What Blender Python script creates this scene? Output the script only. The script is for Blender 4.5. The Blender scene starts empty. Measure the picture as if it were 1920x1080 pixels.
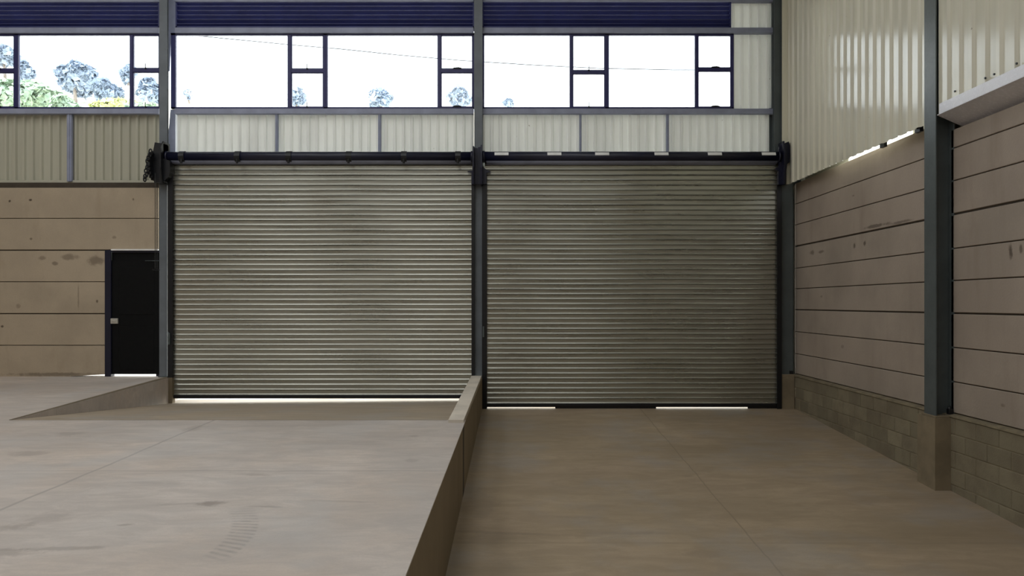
import bpy, math, random
from mathutils import Vector

random.seed(7)
S = bpy.context.scene
COL = S.collection
F = 1400.0            # focal length in pixels of the 1920 px wide frame
VX, VY = 965.0, 569.0  # vanishing point of the depth direction
EYE = 1.79            # eye height over the sill of the left roller door


def PX(px, Y): return (px - VX) * Y / F
def PZ(py, Y): return EYE + (VY - py) * Y / F


# ------------------------------------------------------------------ helpers
def lin(c):
    return tuple(((v / 255.0) / 12.92 if v / 255.0 <= 0.04045 else ((v / 255.0 + 0.055) / 1.055) ** 2.4) for v in c)


class MB:
    """collects faces, links them as one mesh object"""
    def __init__(self):
        self.v, self.f, self.s = [], [], []

    def face(self, pts, smooth=False):
        n = len(self.v)
        self.v += [tuple(p) for p in pts]
        self.f.append(tuple(range(n, n + len(pts)))); self.s.append(smooth)

    def box(self, x0, x1, y0, y1, z0, z1, bev=0.0):
        if x0 > x1: x0, x1 = x1, x0
        if y0 > y1: y0, y1 = y1, y0
        if z0 > z1: z0, z1 = z1, z0
        b = min(bev, (x1 - x0) / 2.1, (y1 - y0) / 2.1, (z1 - z0) / 2.1)
        n = len(self.v)
        if b <= 0:
            self.v += [(x, y, z) for x in (x0, x1) for y in (y0, y1) for z in (z0, z1)]
            for q in ((0, 1, 3, 2), (4, 6, 7, 5), (0, 4, 5, 1), (2, 3, 7, 6), (0, 2, 6, 4), (1, 5, 7, 3)):
                self.f.append(tuple(n + i for i in q)); self.s.append(False)
            return
        # chamfered box: three vertices per corner
        idx = {}
        for i, x in enumerate((x0, x1)):
            for j, y in enumerate((y0, y1)):
                for k, z in enumerate((z0, z1)):
                    dx = b if i == 0 else -b; dy = b if j == 0 else -b; dz = b if k == 0 else -b
                    for a, p in enumerate(((x, y + dy, z + dz), (x + dx, y, z + dz), (x + dx, y + dy, z))):
                        idx[i, j, k, a] = len(self.v); self.v.append(p)
        def q(*ks):
            self.f.append(tuple(idx[k] for k in ks)); self.s.append(False)
        for i in (0, 1): q((i, 0, 0, 0), (i, 0, 1, 0), (i, 1, 1, 0), (i, 1, 0, 0))
        for j in (0, 1): q((0, j, 0, 1), (1, j, 0, 1), (1, j, 1, 1), (0, j, 1, 1))
        for k in (0, 1): q((0, 0, k, 2), (0, 1, k, 2), (1, 1, k, 2), (1, 0, k, 2))
        for i in (0, 1):
            for j in (0, 1): q((i, j, 0, 0), (i, j, 1, 0), (i, j, 1, 1), (i, j, 0, 1))
            for k in (0, 1): q((i, 0, k, 0), (i, 1, k, 0), (i, 1, k, 2), (i, 0, k, 2))
        for j in (0, 1):
            for k in (0, 1): q((0, j, k, 1), (1, j, k, 1), (1, j, k, 2), (0, j, k, 2))
        for i in (0, 1):
            for j in (0, 1):
                for k in (0, 1): q((i, j, k, 0), (i, j, k, 1), (i, j, k, 2))

    def hexa(self, p):
        """eight corners: bottom four in turn, top four in turn"""
        n = len(self.v); self.v += [tuple(a) for a in p]
        for q in ((3, 2, 1, 0), (4, 5, 6, 7), (0, 1, 5, 4), (1, 2, 6, 5), (2, 3, 7, 6), (3, 0, 4, 7)):
            self.f.append(tuple(n + i for i in q)); self.s.append(False)

    def prism(self, poly, axis, a0, a1):
        """polygon of (u, v) pushed along an axis: x -> (y,z), y -> (x,z), z -> (x,y)"""
        def P(u, v, a):
            return {'x': (a, u, v), 'y': (u, a, v), 'z': (u, v, a)}[axis]
        m = len(poly); n = len(self.v)
        self.v += [P(u, v, a0) for u, v in poly] + [P(u, v, a1) for u, v in poly]
        self.f.append(tuple(range(n, n + m))); self.s.append(False)
        self.f.append(tuple(range(n + 2 * m - 1, n + m - 1, -1))); self.s.append(False)
        for i in range(m):
            j = (i + 1) % m
            self.f.append((n + i, n + m + i, n + m + j, n + j)); self.s.append(False)

    def tube(self, pts, r, seg=12, cap=True, smooth=True):
        pts = [Vector(p) for p in pts]; rs = r if isinstance(r, (list, tuple)) else [r] * len(pts)
        rings = []; up = None
        for i, p in enumerate(pts):
            t = (pts[min(i + 1, len(pts) - 1)] - pts[max(i - 1, 0)]).normalized()
            if up is None: up = Vector((0, 0, 1)) if abs(t.z) < 0.9 else Vector((0, 1, 0))
            a = t.cross(up).normalized(); b = a.cross(t).normalized(); up = b
            n = len(self.v)
            for k in range(seg):
                th = 2 * math.pi * k / seg
                self.v.append(tuple(p + (a * math.cos(th) + b * math.sin(th)) * rs[i]))
            rings.append(n)
        for r0, r1 in zip(rings, rings[1:]):
            for k in range(seg):
                l = (k + 1) % seg
                self.f.append((r0 + k, r0 + l, r1 + l, r1 + k)); self.s.append(smooth)
        if cap:
            self.f.append(tuple(rings[0] + k for k in range(seg - 1, -1, -1))); self.s.append(False)
            self.f.append(tuple(rings[-1] + k for k in range(seg))); self.s.append(False)

    def link(self, c, axis_u, axis_v, ru, rv, r, n=10, m=5):
        """one chain link: an oval ring"""
        c = Vector(c); u = Vector(axis_u); v = Vector(axis_v); w = u.cross(v); b = len(self.v)
        for i in range(n):
            t = 2 * math.pi * i / n
            d = u * math.cos(t) * ru + v * math.sin(t) * rv
            o = (u * math.cos(t) + v * math.sin(t)).normalized()
            for k in range(m):
                s = 2 * math.pi * k / m
                self.v.append(tuple(c + d + o * math.cos(s) * r + w * math.sin(s) * r))
        for i in range(n):
            for k in range(m):
                i2, k2 = (i + 1) % n, (k + 1) % m
                self.f.append((b + i * m + k, b + i2 * m + k, b + i2 * m + k2, b + i * m + k2)); self.s.append(True)

    def build(self, name, m, parent=None, at=None):
        o0 = Vector(parent['_at']) if parent is not None else (Vector(at) if at else Vector((0, 0, 0)))
        me = bpy.data.meshes.new(name)
        me.from_pydata([tuple(Vector(v) - o0) for v in self.v], [], self.f)
        me.polygons.foreach_set('use_smooth', self.s)
        me.update()
        import bmesh
        bm = bmesh.new(); bm.from_mesh(me)
        bmesh.ops.recalc_face_normals(bm, faces=bm.faces); bm.to_mesh(me); bm.free()
        me.materials.append(m)
        o = bpy.data.objects.new(name, me); COL.objects.link(o)
        o['_at'] = tuple(o0)
        if parent is not None: o.parent = parent
        else: o.location = o0
        return o


def tag(o, label, cat, group=None, kind=None):
    o['label'] = label; o['category'] = cat
    if group: o['group'] = group
    if kind: o['kind'] = kind
    return o


def thing(name, at, label, cat, group=None, kind=None):
    o = bpy.data.objects.new(name, None); o.empty_display_size = 0.1; COL.objects.link(o)
    o.location = at; o['_at'] = tuple(at)
    return tag(o, label, cat, group, kind)


# ------------------------------------------------------------------ materials
class NT:
    def __init__(self, name):
        self.m = bpy.data.materials.new(name); self.m.use_nodes = True
        self.t = self.m.node_tree; self.n = self.t.nodes; self.l = self.t.links
        self.n.clear()
        self.out = self.n.new('ShaderNodeOutputMaterial')
        self.b = self.n.new('ShaderNodeBsdfPrincipled')
        self.l.new(self.b.outputs[0], self.out.inputs[0])
        self.pos = self.n.new('ShaderNodeTexCoord').outputs['Object']

    def put(self, sock, v):
        if isinstance(v, bpy.types.NodeSocket): self.l.new(v, sock)
        elif isinstance(v, (tuple, list)) and len(v) == 3 and sock.type == 'RGBA': sock.default_value = (*v, 1)
        else: sock.default_value = v

    def math(self, op, a, b=0.0, c=0.0, clamp=False):
        n = self.n.new('ShaderNodeMath'); n.operation = op; n.use_clamp = clamp
        for i, v in enumerate((a, b, c)): self.put(n.inputs[i], v)
        return n.outputs[0]

    def mapped(self, scale=(1, 1, 1), loc=(0, 0, 0), rot=(0, 0, 0), vec=None):
        n = self.n.new('ShaderNodeMapping'); self.l.new(vec or self.pos, n.inputs[0])
        n.inputs['Scale'].default_value = scale; n.inputs['Location'].default_value = loc; n.inputs['Rotation'].default_value = rot
        return n.outputs[0]

    def noise(self, scale, detail=4, rough=0.55, vec=None, dist=0.0):
        n = self.n.new('ShaderNodeTexNoise'); self.l.new(vec or self.pos, n.inputs['Vector'])
        n.inputs['Scale'].default_value = scale; n.inputs['Detail'].default_value = detail
        n.inputs['Roughness'].default_value = rough; n.inputs['Distortion'].default_value = dist
        return n.outputs[0]

    def ramp(self, v, lo, hi, a=0.0, b=1.0):
        n = self.n.new('ShaderNodeMapRange'); n.interpolation_type = 'SMOOTHSTEP'
        self.put(n.inputs[0], v); n.inputs[1].default_value = lo; n.inputs[2].default_value = hi
        n.inputs[3].default_value = a; n.inputs[4].default_value = b
        return n.outputs[0]

    def mix(self, f, a, b, mode='MIX'):
        n = self.n.new('ShaderNodeMix'); n.data_type = 'RGBA'; n.blend_type = mode
        self.put(n.inputs[0], f); self.put(n.inputs[6], a); self.put(n.inputs[7], b)
        return n.outputs[2]

    def xyz(self, vec=None):
        n = self.n.new('ShaderNodeSeparateXYZ'); self.l.new(vec or self.pos, n.inputs[0])
        return n.outputs

    def bump(self, h, strength=0.2, dist=0.01):
        n = self.n.new('ShaderNodeBump'); n.inputs['Strength'].default_value = strength
        n.inputs['Distance'].default_value = dist; self.l.new(h, n.inputs['Height'])
        self.l.new(n.outputs[0], self.b.inputs['Normal'])

    def island(self):
        return self.n.new('ShaderNodeNewGeometry').outputs['Random Per Island']

    def done(self, color, rough=0.5, metal=0.0, spec=0.5):
        self.put(self.b.inputs['Base Color'], color); self.put(self.b.inputs['Roughness'], rough)
        self.b.inputs['Metallic'].default_value = metal
        self.b.inputs['Specular IOR Level'].default_value = spec
        return self.m


def scaled(c, k): return tuple(min(1, v * k) for v in c)


def paint(name, rgb, rough=0.45, metal=0.0, var=0.12, scale=3.0, spec=0.5, bump=0.0):
    t = NT(name); c = lin(rgb)
    n = t.noise(scale, 5)
    col = t.mix(t.ramp(n, 0.3, 0.7), scaled(c, 1 - var), scaled(c, 1 + var))
    n2 = t.noise(scale * 9, 3)
    if bump: t.bump(n2, bump, 0.004)
    return t.done(col, t.ramp(n2, 0.2, 0.8, max(0.02, rough - 0.07), rough + 0.07), metal, spec)


M = {}
M['steel_grey'] = paint('steel_grey_paint', (109, 116, 122), 0.45)
M['steel_dark'] = paint('dark_grey_column_paint', (84, 92, 93), 0.42)
M['girt'] = paint('grey_girt_paint', (150, 156, 178), 0.45)
M['black'] = paint('black_steel', (17, 19, 24), 0.4, 0.0, 0.2)
M['navy_black'] = paint('navy_black_steel', (20, 23, 46), 0.38, 0.0, 0.2)
M['door_black'] = paint('black_door_paint', (6, 8, 10), 0.6, 0.0, 0.15, 1.5, 0.2)
M['frame_navy'] = paint('navy_window_frame', (44, 44, 98), 0.4)  # navy paint, lifted with some violet window glare put into the colour
M['louvre'] = paint('navy_louvre', (40, 47, 104), 0.45)
M['alloy'] = paint('pale_alloy', (196, 194, 184), 0.35, 0.3)
M['tag'] = paint('white_tag', (246, 247, 244), 0.6)
M['chain'] = paint('dull_chain_steel', (70, 72, 72), 0.4, 0.5)
M['flash'] = paint('white_flashing', (232, 232, 240), 0.25, 0, 0.03)
M['ceil'] = paint('roof_sheet', (150, 150, 146), 0.6)
M['cable'] = paint('black_cable', (40, 42, 48), 0.6)
M['bark'] = paint('bark', (140, 130, 122), 0.9, 0, 0.25)


def cladding(name, rgb, rough):
    t = NT(name); c = lin(rgb)
    st = t.noise(1.0, 4, vec=t.mapped((3.0, 3.0, 0.25)))
    col = t.mix(t.ramp(st, 0.35, 0.75), c, scaled(c, 0.86))
    sp = t.noise(9.0, 2, vec=t.mapped((1, 1, 1), (3, 1, 7)))
    col = t.mix(t.ramp(sp, 0.76, 0.80, 0, 0.6), col, lin((120, 100, 76)))
    t.bump(t.noise(2.2, 2, vec=t.mapped((1, 1, 0.5))), 0.12, 0.02)
    return t.done(col, rough, 0, 0.5)


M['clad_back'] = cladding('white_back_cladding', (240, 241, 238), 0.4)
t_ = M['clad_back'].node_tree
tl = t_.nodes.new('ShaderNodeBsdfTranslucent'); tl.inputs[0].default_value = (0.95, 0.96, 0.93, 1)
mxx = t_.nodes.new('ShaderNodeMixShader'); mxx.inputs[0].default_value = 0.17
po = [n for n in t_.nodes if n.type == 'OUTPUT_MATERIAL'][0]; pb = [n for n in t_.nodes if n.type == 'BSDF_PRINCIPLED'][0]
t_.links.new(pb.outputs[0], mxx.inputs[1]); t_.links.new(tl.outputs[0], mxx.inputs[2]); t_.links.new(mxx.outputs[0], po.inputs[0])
M['clad_dim'] = cladding('dim_back_cladding', (192, 190, 172), 0.4)  # darker copy for the left bay, its dimmer light put into the colour
M['clad_right'] = cladding('cream_right_cladding', (232, 229, 210), 0.17)


def galv(name):
    t = NT(name); c = lin((174, 174, 163))
    st = t.noise(1.0, 5, vec=t.mapped((0.5, 1, 9.0)))
    col = t.mix(t.ramp(st, 0.3, 0.72), scaled(c, 0.88), scaled(c, 1.08))
    bl = t.noise(0.55, 3, vec=t.mapped((1, 1, 1), (4, 2, 1)))
    col = t.mix(t.ramp(bl, 0.5, 0.75, 0, 0.3), col, lin((138, 128, 112)))
    t.bump(t.noise(1.0, 3, vec=t.mapped((0.8, 1, 8))), 0.03, 0.01)
    return t.done(col, t.ramp(st, 0.3, 0.7, 0.25, 0.34), 0.8, 0.5)


M['galv'] = galv('galvanised_slats')


def concrete_panel(name, rgb, dark, warm, axis=0, marks=()):
    t = NT(name); c = lin(rgb)
    isl = t.island()
    big = t.noise(0.8, 5, 0.6)
    col = t.mix(t.ramp(big, 0.3, 0.7), scaled(c, 0.86), scaled(c, 1.1))
    col = t.mix(t.math('MULTIPLY', isl, 0.35), col, lin(warm))
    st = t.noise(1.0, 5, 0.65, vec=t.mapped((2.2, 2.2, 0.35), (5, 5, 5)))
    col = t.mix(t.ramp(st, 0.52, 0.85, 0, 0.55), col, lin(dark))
    xyz = t.xyz(); brk = t.noise(7, 4, 0.7)
    for (a_, z_, ra, rz_, amt) in marks:
        u = t.math('DIVIDE', t.math('SUBTRACT', xyz[axis], a_), ra); v = t.math('DIVIDE', t.math('SUBTRACT', xyz[2], z_), rz_)
        q = t.math('ADD', t.math('SQRT', t.math('ADD', t.math('MULTIPLY', u, u), t.math('MULTIPLY', v, v))), t.math('MULTIPLY', t.math('SUBTRACT', brk, 0.5), 1.6))
        col = t.mix(t.ramp(q, 0.35, 1.0, amt, 0), col, lin((62, 50, 38)))
    fine = t.noise(40, 4)
    col = t.mix(t.ramp(fine, 0.3, 0.7, 0, 0.10), col, scaled(c, 0.6))
    t.bump(t.math('ADD', fine, t.math('MULTIPLY', big, 3)), 0.15, 0.01)
    return t.done(col, 0.85, 0, 0.3)


M['panel_left'] = concrete_panel('concrete_panels_left', (182, 167, 145), (146, 128, 102), (186, 170, 148), 0,
    [(PX(a, 14), PZ(b, 14), w / 100, h / 100, k) for a, b, w, h, k in ((18, 377, 3, 3, .9), (57, 375, 4, 3, .9), (58, 448, 3.5, 3, .6), (250, 374, 2.5, 3, .6), (182, 565, 3, 4, .7), (4, 612, 4, 3, .8),
     (130, 482, 22, 7, .45), (180, 488, 22, 12, .5), (103, 494, 7, 5, .5), (80, 484, 9, 5, .4), (147, 555, 2, 28, .35), (35, 574, 6, 5, .3), (215, 445, 6, 4, .35), (100, 702, 100, 5, .5))])
M['panel_right'] = concrete_panel('concrete_panels_right', (172, 160, 147), (138, 124, 108), (178, 162, 148), 1,
    [(F * 5.25 / (a - VX), PZ(b, F * 5.25 / (a - VX)), w, h, k) for a, b, w, h, k in ((1522, 474, .14, .05, .5), (1540, 472, .18, .03, .5), (1602, 460, .05, .06, .7), (1621, 457, .06, .05, .7), (1640, 424, .5, .03, .6), (1690, 416, .4, .025, .5),
     (1895, 472, .05, .12, .75), (1914, 467, .03, .06, .6), (1600, 367, .06, .02, .5), (1540, 556, .06, .03, .35), (1580, 650, .08, .04, .3), (1880, 760, .05, .03, .4))])
M['joint'] = paint('dark_joint', (70, 62, 52), 0.9)


def blockwork():
    t = NT('cement_blocks'); c = lin((142, 134, 112))
    isl = t.island()
    col = t.mix(isl, scaled(c, 0.78), scaled(c, 1.1))
    big = t.noise(2.3, 6, 0.65)
    col = t.mix(t.ramp(big, 0.35, 0.7, 0, 0.6), col, lin((112, 100, 84)))
    fine = t.noise(60, 4)
    t.bump(fine, 0.4, 0.01)
    return t.done(col, 0.9, 0, 0.25)


M['block'] = blockwork()
M['mortar'] = paint('mortar', (134, 124, 102), 0.9, 0, 0.2, 6, 0.3, 0.3)
M['pier'] = paint('concrete_pier', (136, 124, 102), 0.85, 0, 0.15, 3, 0.3, 0.2)


def slab(name, rgb, blot, lines_x, lines_y, blots, tread=None, band=None, spec=0.4, rough=0.6, streak=0.4):
    """power-floated concrete with joints, stains and tyre marks of given place"""
    t = NT(name); c = lin(rgb); xyz = t.xyz()
    big = t.noise(0.45, 6, 0.6, dist=0.4)
    col = t.mix(t.ramp(big, 0.3, 0.72), scaled(c, 0.84), scaled(c, 1.12))
    st = t.noise(1.0, 5, 0.62, vec=t.mapped((0.45, 2.6, 1), (2, 7, 0)))
    col = t.mix(t.ramp(st, 0.42, 0.8, 0, streak), col, lin(blot))
    warm = t.noise(0.7, 4, 0.5, vec=t.mapped((1, 1, 1), (9, 4, 0)))
    col = t.mix(t.ramp(warm, 0.45, 0.7, 0, 0.3), col, scaled(lin((168, 148, 128)), c[1] / lin((168, 148, 128))[1]))
    wob = t.math('MULTIPLY', t.math('SUBTRACT', t.noise(1.7, 3), 0.5), 0.05)
    for k, axis in [(k, 0) for k in lines_x] + [(k, 1) for k in lines_y]:
        pos, width, amt = k
        d = t.math('ABSOLUTE', t.math('ADD', t.math('SUBTRACT', xyz[axis], pos), wob))
        col = t.mix(t.ramp(d, width * 0.4, width, amt, 0), col, scaled(c, 0.42))
    brk = t.noise(5.0, 5, 0.7)
    for (bx, by, rx, ry, ro, amt) in blots:
        cs, sn = math.cos(ro), math.sin(ro)
        dx = t.math('SUBTRACT', xyz[0], bx); dy = t.math('SUBTRACT', xyz[1], by)
        u = t.math('DIVIDE', t.math('ADD', t.math('MULTIPLY', dx, cs), t.math('MULTIPLY', dy, sn)), rx)
        v = t.math('DIVIDE', t.math('SUBTRACT', t.math('MULTIPLY', dy, cs), t.math('MULTIPLY', dx, sn)), ry)
        r = t.math('SQRT', t.math('ADD', t.math('MULTIPLY', u, u), t.math('MULTIPLY', v, v)))
        r = t.math('ADD', r, t.math('MULTIPLY', t.math('SUBTRACT', brk, 0.5), 2.2))
        col = t.mix(t.ramp(r, 0.3, 1.0, amt, 0), col, (c[0] * 0.42, c[0] * 0.34, c[0] * 0.28))
    if tread:
        # curved tyre print: an arc of cross bars
        cx, cy, rad, wd, a0, a1, amt = tread
        dx = t.math('SUBTRACT', xyz[0], cx); dy = t.math('SUBTRACT', xyz[1], cy)
        r = t.math('SQRT', t.math('ADD', t.math('MULTIPLY', dx, dx), t.math('MULTIPLY', dy, dy)))
        ang = t.math('ARCTAN2', dy, dx)
        m = t.ramp(t.math('ABSOLUTE', t.math('SUBTRACT', r, rad)), wd * 0.7, wd, 1, 0)
        m = t.math('MULTIPLY', m, t.ramp(ang, a0 - 0.05, a0 + 0.1)); m = t.math('MULTIPLY', m, t.ramp(ang, a1 - 0.2, a1 + 0.1, 1, 0))
        bars = t.math('SINE', t.math('ADD', t.math('MULTIPLY', ang, rad * 2 * math.pi / 0.066), t.math('MULTIPLY', r, 40)))
        m = t.math('MULTIPLY', m, t.ramp(bars, -0.4, 0.5, 0.15, 1)); m = t.math('MULTIPLY', m, t.ramp(brk, 0.3, 0.6, 0.2, 1))
        col = t.mix(t.math('MULTIPLY', m, amt), col, scaled(c, 0.4))
    if band:
        y0, amt, bc = band
        col = t.mix(t.ramp(t.math('ADD', xyz[1], t.math('MULTIPLY', wob, 4)), y0 - 0.05, y0 + 0.12, 0, amt), col, lin(bc))
    mid = t.noise(3.2, 6, 0.7, vec=t.mapped((0.6, 1.6, 1), (1, 3, 0)), dist=0.6)
    col = t.mix(t.ramp(mid, 0.36, 0.66, 0.42, 0), col, scaled(c, 0.62))
    cool = t.noise(0.9, 4, 0.6, vec=t.mapped((1, 1, 1), (21, 4, 0)))
    col = t.mix(t.ramp(cool, 0.45, 0.7, 0, 0.35), col, scaled((c[1] * 1.0, c[1] * 1.0, c[1] * 0.99), 0.96))
    fine = t.noise(70, 4)
    col = t.mix(t.ramp(fine, 0.3, 0.7, 0, 0.14), col, scaled(c, 0.6))
    t.bump(t.math('ADD', fine, t.math('MULTIPLY', t.noise(6, 3), 1.5)), 0.08, 0.006)
    return t.done(col, t.ramp(big, 0.3, 0.7, rough - 0.1, rough + 0.08), 0, spec)


def upper_xy(px, py):
    Y = F * (1.37 + 0.0136 * 14) / ((py - VY) + F * 0.0136)
    return PX(px, Y), Y


def lane_xy(px, py):
    Y = F * (1.94 + 0.056 * 14) / ((py - VY) + F * 0.056)
    return PX(px, Y), Y


blots = []
for (px, py, rx, ry, amt) in ((390, 945, 0.16, 0.12, 0.8), (25, 988, 0.20, 0.16, 0.55), (85, 972, 0.22, 0.2, 0.35), (120, 1028, 0.45, 0.05, 0.5), (10, 1036, 0.3, 0.1, 0.5),
                              (235, 984, 0.08, 0.035, 0.55), (475, 890, 0.24, 0.06, 0.4), (128, 814, 0.22, 0.2, 0.4), (55, 851, 0.28, 0.16, 0.45),
                              (640, 940, 0.35, 0.04, 0.3), (500, 950, 0.2, 0.04, 0.5), (710, 883, 0.16, 0.04, 0.35), (335, 945, 0.25, 0.04, 0.3),
                              (775, 818, 0.08, 0.06, 0.4), (772, 863, 0.1, 0.1, 0.3), (365, 803, 0.15, 0.25, 0.4), (100, 872, 0.2, 0.1, 0.25), (280, 905, 0.4, 0.08, 0.25), (640, 905, 0.5, 0.06, 0.2)):
    x, y = upper_xy(px, py); blots.append((x, y, rx, ry, 0.15 * math.sin(px), amt))
jx = upper_xy(178, 882)[0]; jy = upper_xy(178, 883)[1]
tc = upper_xy(405, 1000)
M['floor'] = slab('floated_concrete_upper', (198, 188, 179), (158, 147, 138), [(jx, 0.022, 0.55)], [(jy, 0.02, 0.35)], blots,
                  tread=(-3.22, 4.6, 1.47, 0.1, -0.16, 0.56, 0.6))
M['dip'] = slab('floated_concrete_dip', (176, 161, 140), (140, 124, 104), [], [], [], band=None, streak=0.5)
lx, ly = lane_xy(1300, 870)
lblots = []
for (px, py, rx, ry, amt) in ((960, 1000, 1.0, 0.05, 0.3), (1175, 1000, 0.5, 0.05, 0.3), (1200, 985, 0.4, 0.12, -0.0), (930, 1010, 0.4, 0.2, 0.25), (1290, 893, 0.1, 0.04, 0.3), (1080, 970, 0.4, 0.04, 0.25), (1320, 1040, 0.25, 0.12, 0.25), (905, 940, 0.2, 0.7, 0.3)):
    x, y = lane_xy(px, py); lblots.append((x, y, rx, ry, 0.1 * math.sin(px), amt))
la = lane_xy(1340, 930); 
M['lane'] = slab('rough_concrete_lane', (172, 154, 128), (134, 118, 94), [(la[0], 0.012, 0.5)], [(lane_xy(1200, 1018)[1], 0.03, 0.2)], lblots, spec=0.3, rough=0.7, streak=0.55)
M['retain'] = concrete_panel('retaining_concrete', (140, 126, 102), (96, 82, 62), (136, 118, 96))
M['landing'] = concrete_panel('landing_concrete', (118, 106, 86), (84, 74, 58), (110, 98, 78))  # darker copy of the retaining concrete, shade of this face put into it
M['kerb'] = paint('kerb_concrete', (216, 207, 193), 0.75, 0, 0.12, 2, 0.3, 0.15)
M['apron'] = paint('bright_apron', (214, 212, 206), 0.8, 0, 0.06, 1)

# glass: thin clear pane, reflects a little at grazing angles
t = NT('window_glass'); t.n.remove(t.b)
tr = t.n.new('ShaderNodeBsdfTransparent'); tr.inputs[0].default_value = (0.96, 0.98, 0.98, 1)
gl = t.n.new('ShaderNodeBsdfGlossy'); gl.inputs['Roughness'].default_value = 0.02
fr = t.n.new('ShaderNodeFresnel'); fr.inputs[0].default_value = 1.45
mx = t.n.new('ShaderNodeMixShader')
t.l.new(fr.outputs[0], mx.inputs[0]); t.l.new(tr.outputs[0], mx.inputs[1]); t.l.new(gl.outputs[0], mx.inputs[2]); t.l.new(mx.outputs[0], t.out.inputs[0])
M['glass'] = t.m


def leafy(name, a, b):  # pale leaf colours, with distant haze and glare put into them
    t = NT(name); isl = t.island()
    col = t.mix(isl, lin(a), lin(b))
    m = t.done(col, 0.6, 0, 0.3)
    return m


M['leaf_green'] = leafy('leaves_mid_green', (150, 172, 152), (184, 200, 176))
M['leaf_haze'] = leafy('leaves_haze_blue', (146, 160, 176), (176, 188, 206))
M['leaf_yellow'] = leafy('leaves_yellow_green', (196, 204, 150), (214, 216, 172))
M['hill'] = paint('dry_hillside', (226, 222, 204), 0.9, 0, 0.12, 0.15)

# ------------------------------------------------------------------ floors
ROOF = 9.3
XL, YR = -14.0, -12.0          # left and rear limits of the hall
def zu(Y): return 0.42 - 0.0136 * (14 - Y)          # upper floor
def zl(Y): return -0.15 - 0.056 * (14 - max(Y, 0))  # dock lane
EX = -0.60                      # edge of the upper floor over the lane
YD = 9.2                        # where the dip to the left door starts
DLn, DLf = -6.20, -6.41         # left side of the dip, near and far
DR = -0.81                      # kerb side of the dip
YB = 14.2

m = MB()
def patch(x0a, x0b, x1a, x1b, y0, y1, zf, drop=0.5):
    m.hexa([(x0a, y0, zf(y0) - drop), (x1a, y0, zf(y0) - drop), (x1b, y1, zf(y1) - drop), (x0b, y1, zf(y1) - drop),
            (x0a, y0, zf(y0)), (x1a, y0, zf(y0)), (x1b, y1, zf(y1)), (x0b, y1, zf(y1))])
patch(XL, XL, EX - 0.003, EX - 0.003, YR, YD, zu)
patch(XL, XL, DLn, DLf, YD, YB, zu)
o = m.build('floor', M['floor'])
tag(o, 'pale grey upper concrete floor with tyre marks on the left', 'floor', kind='structure')

# the dip that runs down to the left roller door
m = MB()
def zdip(x, Y):
    k = (Y - YD) / (13.7 - YD); s = -0.052 + (0.045) * (x - DLf) / (DR - DLf)
    return zu(YD) * (1 - k) + s * k if k < 1 else s
ys = [YD - 0.02, YD + 0.3, 11, 12.5, 13.7, YB + 0.1]
for a, b in zip(ys, ys[1:]):
    def xl(Y): return DLn + (DLf - DLn) * max(0, min(1, (Y - YD) / (14 - YD)))
    x0a, x0b = xl(a) - 0.02, xl(b) - 0.02
    m.face([(x0a, a, zdip(x0a, a)), (DR + 0.02, a, zdip(DR, a)), (DR + 0.02, b, zdip(DR, b)), (x0b, b, zdip(x0b, b))])
o = m.build('floor_ramp', M['dip'])
tag(o, 'short concrete ramp dipping down to the left roller shutter', 'ramp', kind='structure')

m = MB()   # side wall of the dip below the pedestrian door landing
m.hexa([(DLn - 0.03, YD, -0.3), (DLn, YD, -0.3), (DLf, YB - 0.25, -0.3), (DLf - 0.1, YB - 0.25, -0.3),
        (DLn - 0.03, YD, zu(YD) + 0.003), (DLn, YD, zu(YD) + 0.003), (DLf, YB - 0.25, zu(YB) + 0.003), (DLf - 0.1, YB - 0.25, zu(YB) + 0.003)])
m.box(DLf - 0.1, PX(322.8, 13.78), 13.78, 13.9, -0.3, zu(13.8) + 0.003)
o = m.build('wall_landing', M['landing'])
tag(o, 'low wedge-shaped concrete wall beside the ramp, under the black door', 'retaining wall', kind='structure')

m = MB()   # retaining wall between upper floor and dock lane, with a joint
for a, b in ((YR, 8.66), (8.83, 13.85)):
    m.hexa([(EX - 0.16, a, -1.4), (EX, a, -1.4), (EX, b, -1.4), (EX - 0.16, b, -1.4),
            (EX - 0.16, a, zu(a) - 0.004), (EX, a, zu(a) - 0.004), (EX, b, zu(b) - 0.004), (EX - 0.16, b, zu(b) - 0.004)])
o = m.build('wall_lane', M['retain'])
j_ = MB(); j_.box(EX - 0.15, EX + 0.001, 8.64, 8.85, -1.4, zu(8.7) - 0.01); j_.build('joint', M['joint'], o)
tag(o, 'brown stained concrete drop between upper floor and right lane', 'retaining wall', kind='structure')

m = MB()   # kerb
k = 0.035
m.hexa([(DR, 9.0, -0.3), (EX - 0.002, 9.0, -0.3), (EX - 0.002, 13.8, -0.3), (DR, 13.8, -0.3),
        (DR + 0.01, 9.0, zu(9) + k), (EX - 0.014, 9.0, zu(9) + k), (EX - 0.014, 13.8, zu(13.8) + k), (DR + 0.01, 13.8, zu(13.8) + k)])
o = m.build('kerb', M['kerb'])
tag(o, 'narrow pale concrete kerb running to the middle column between both shutters', 'kerb', kind='structure')

m = MB()
for a, b in ((YR, 0), (0, 14.3)):
    m.hexa([(EX - 0.1, a, zl(a) - 0.3), (5.6, a, zl(a) - 0.3), (5.6, b, zl(b) - 0.3), (EX - 0.1, b, zl(b) - 0.3),
            (EX - 0.1, a, zl(a)), (5.6, a, zl(a)), (5.6, b, zl(b)), (EX - 0.1, b, zl(b))])
o = m.build('floor_lane', M['lane'])
tag(o, 'brownish concrete lane sloping up to the right roller shutter', 'floor', kind='structure')

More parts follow.
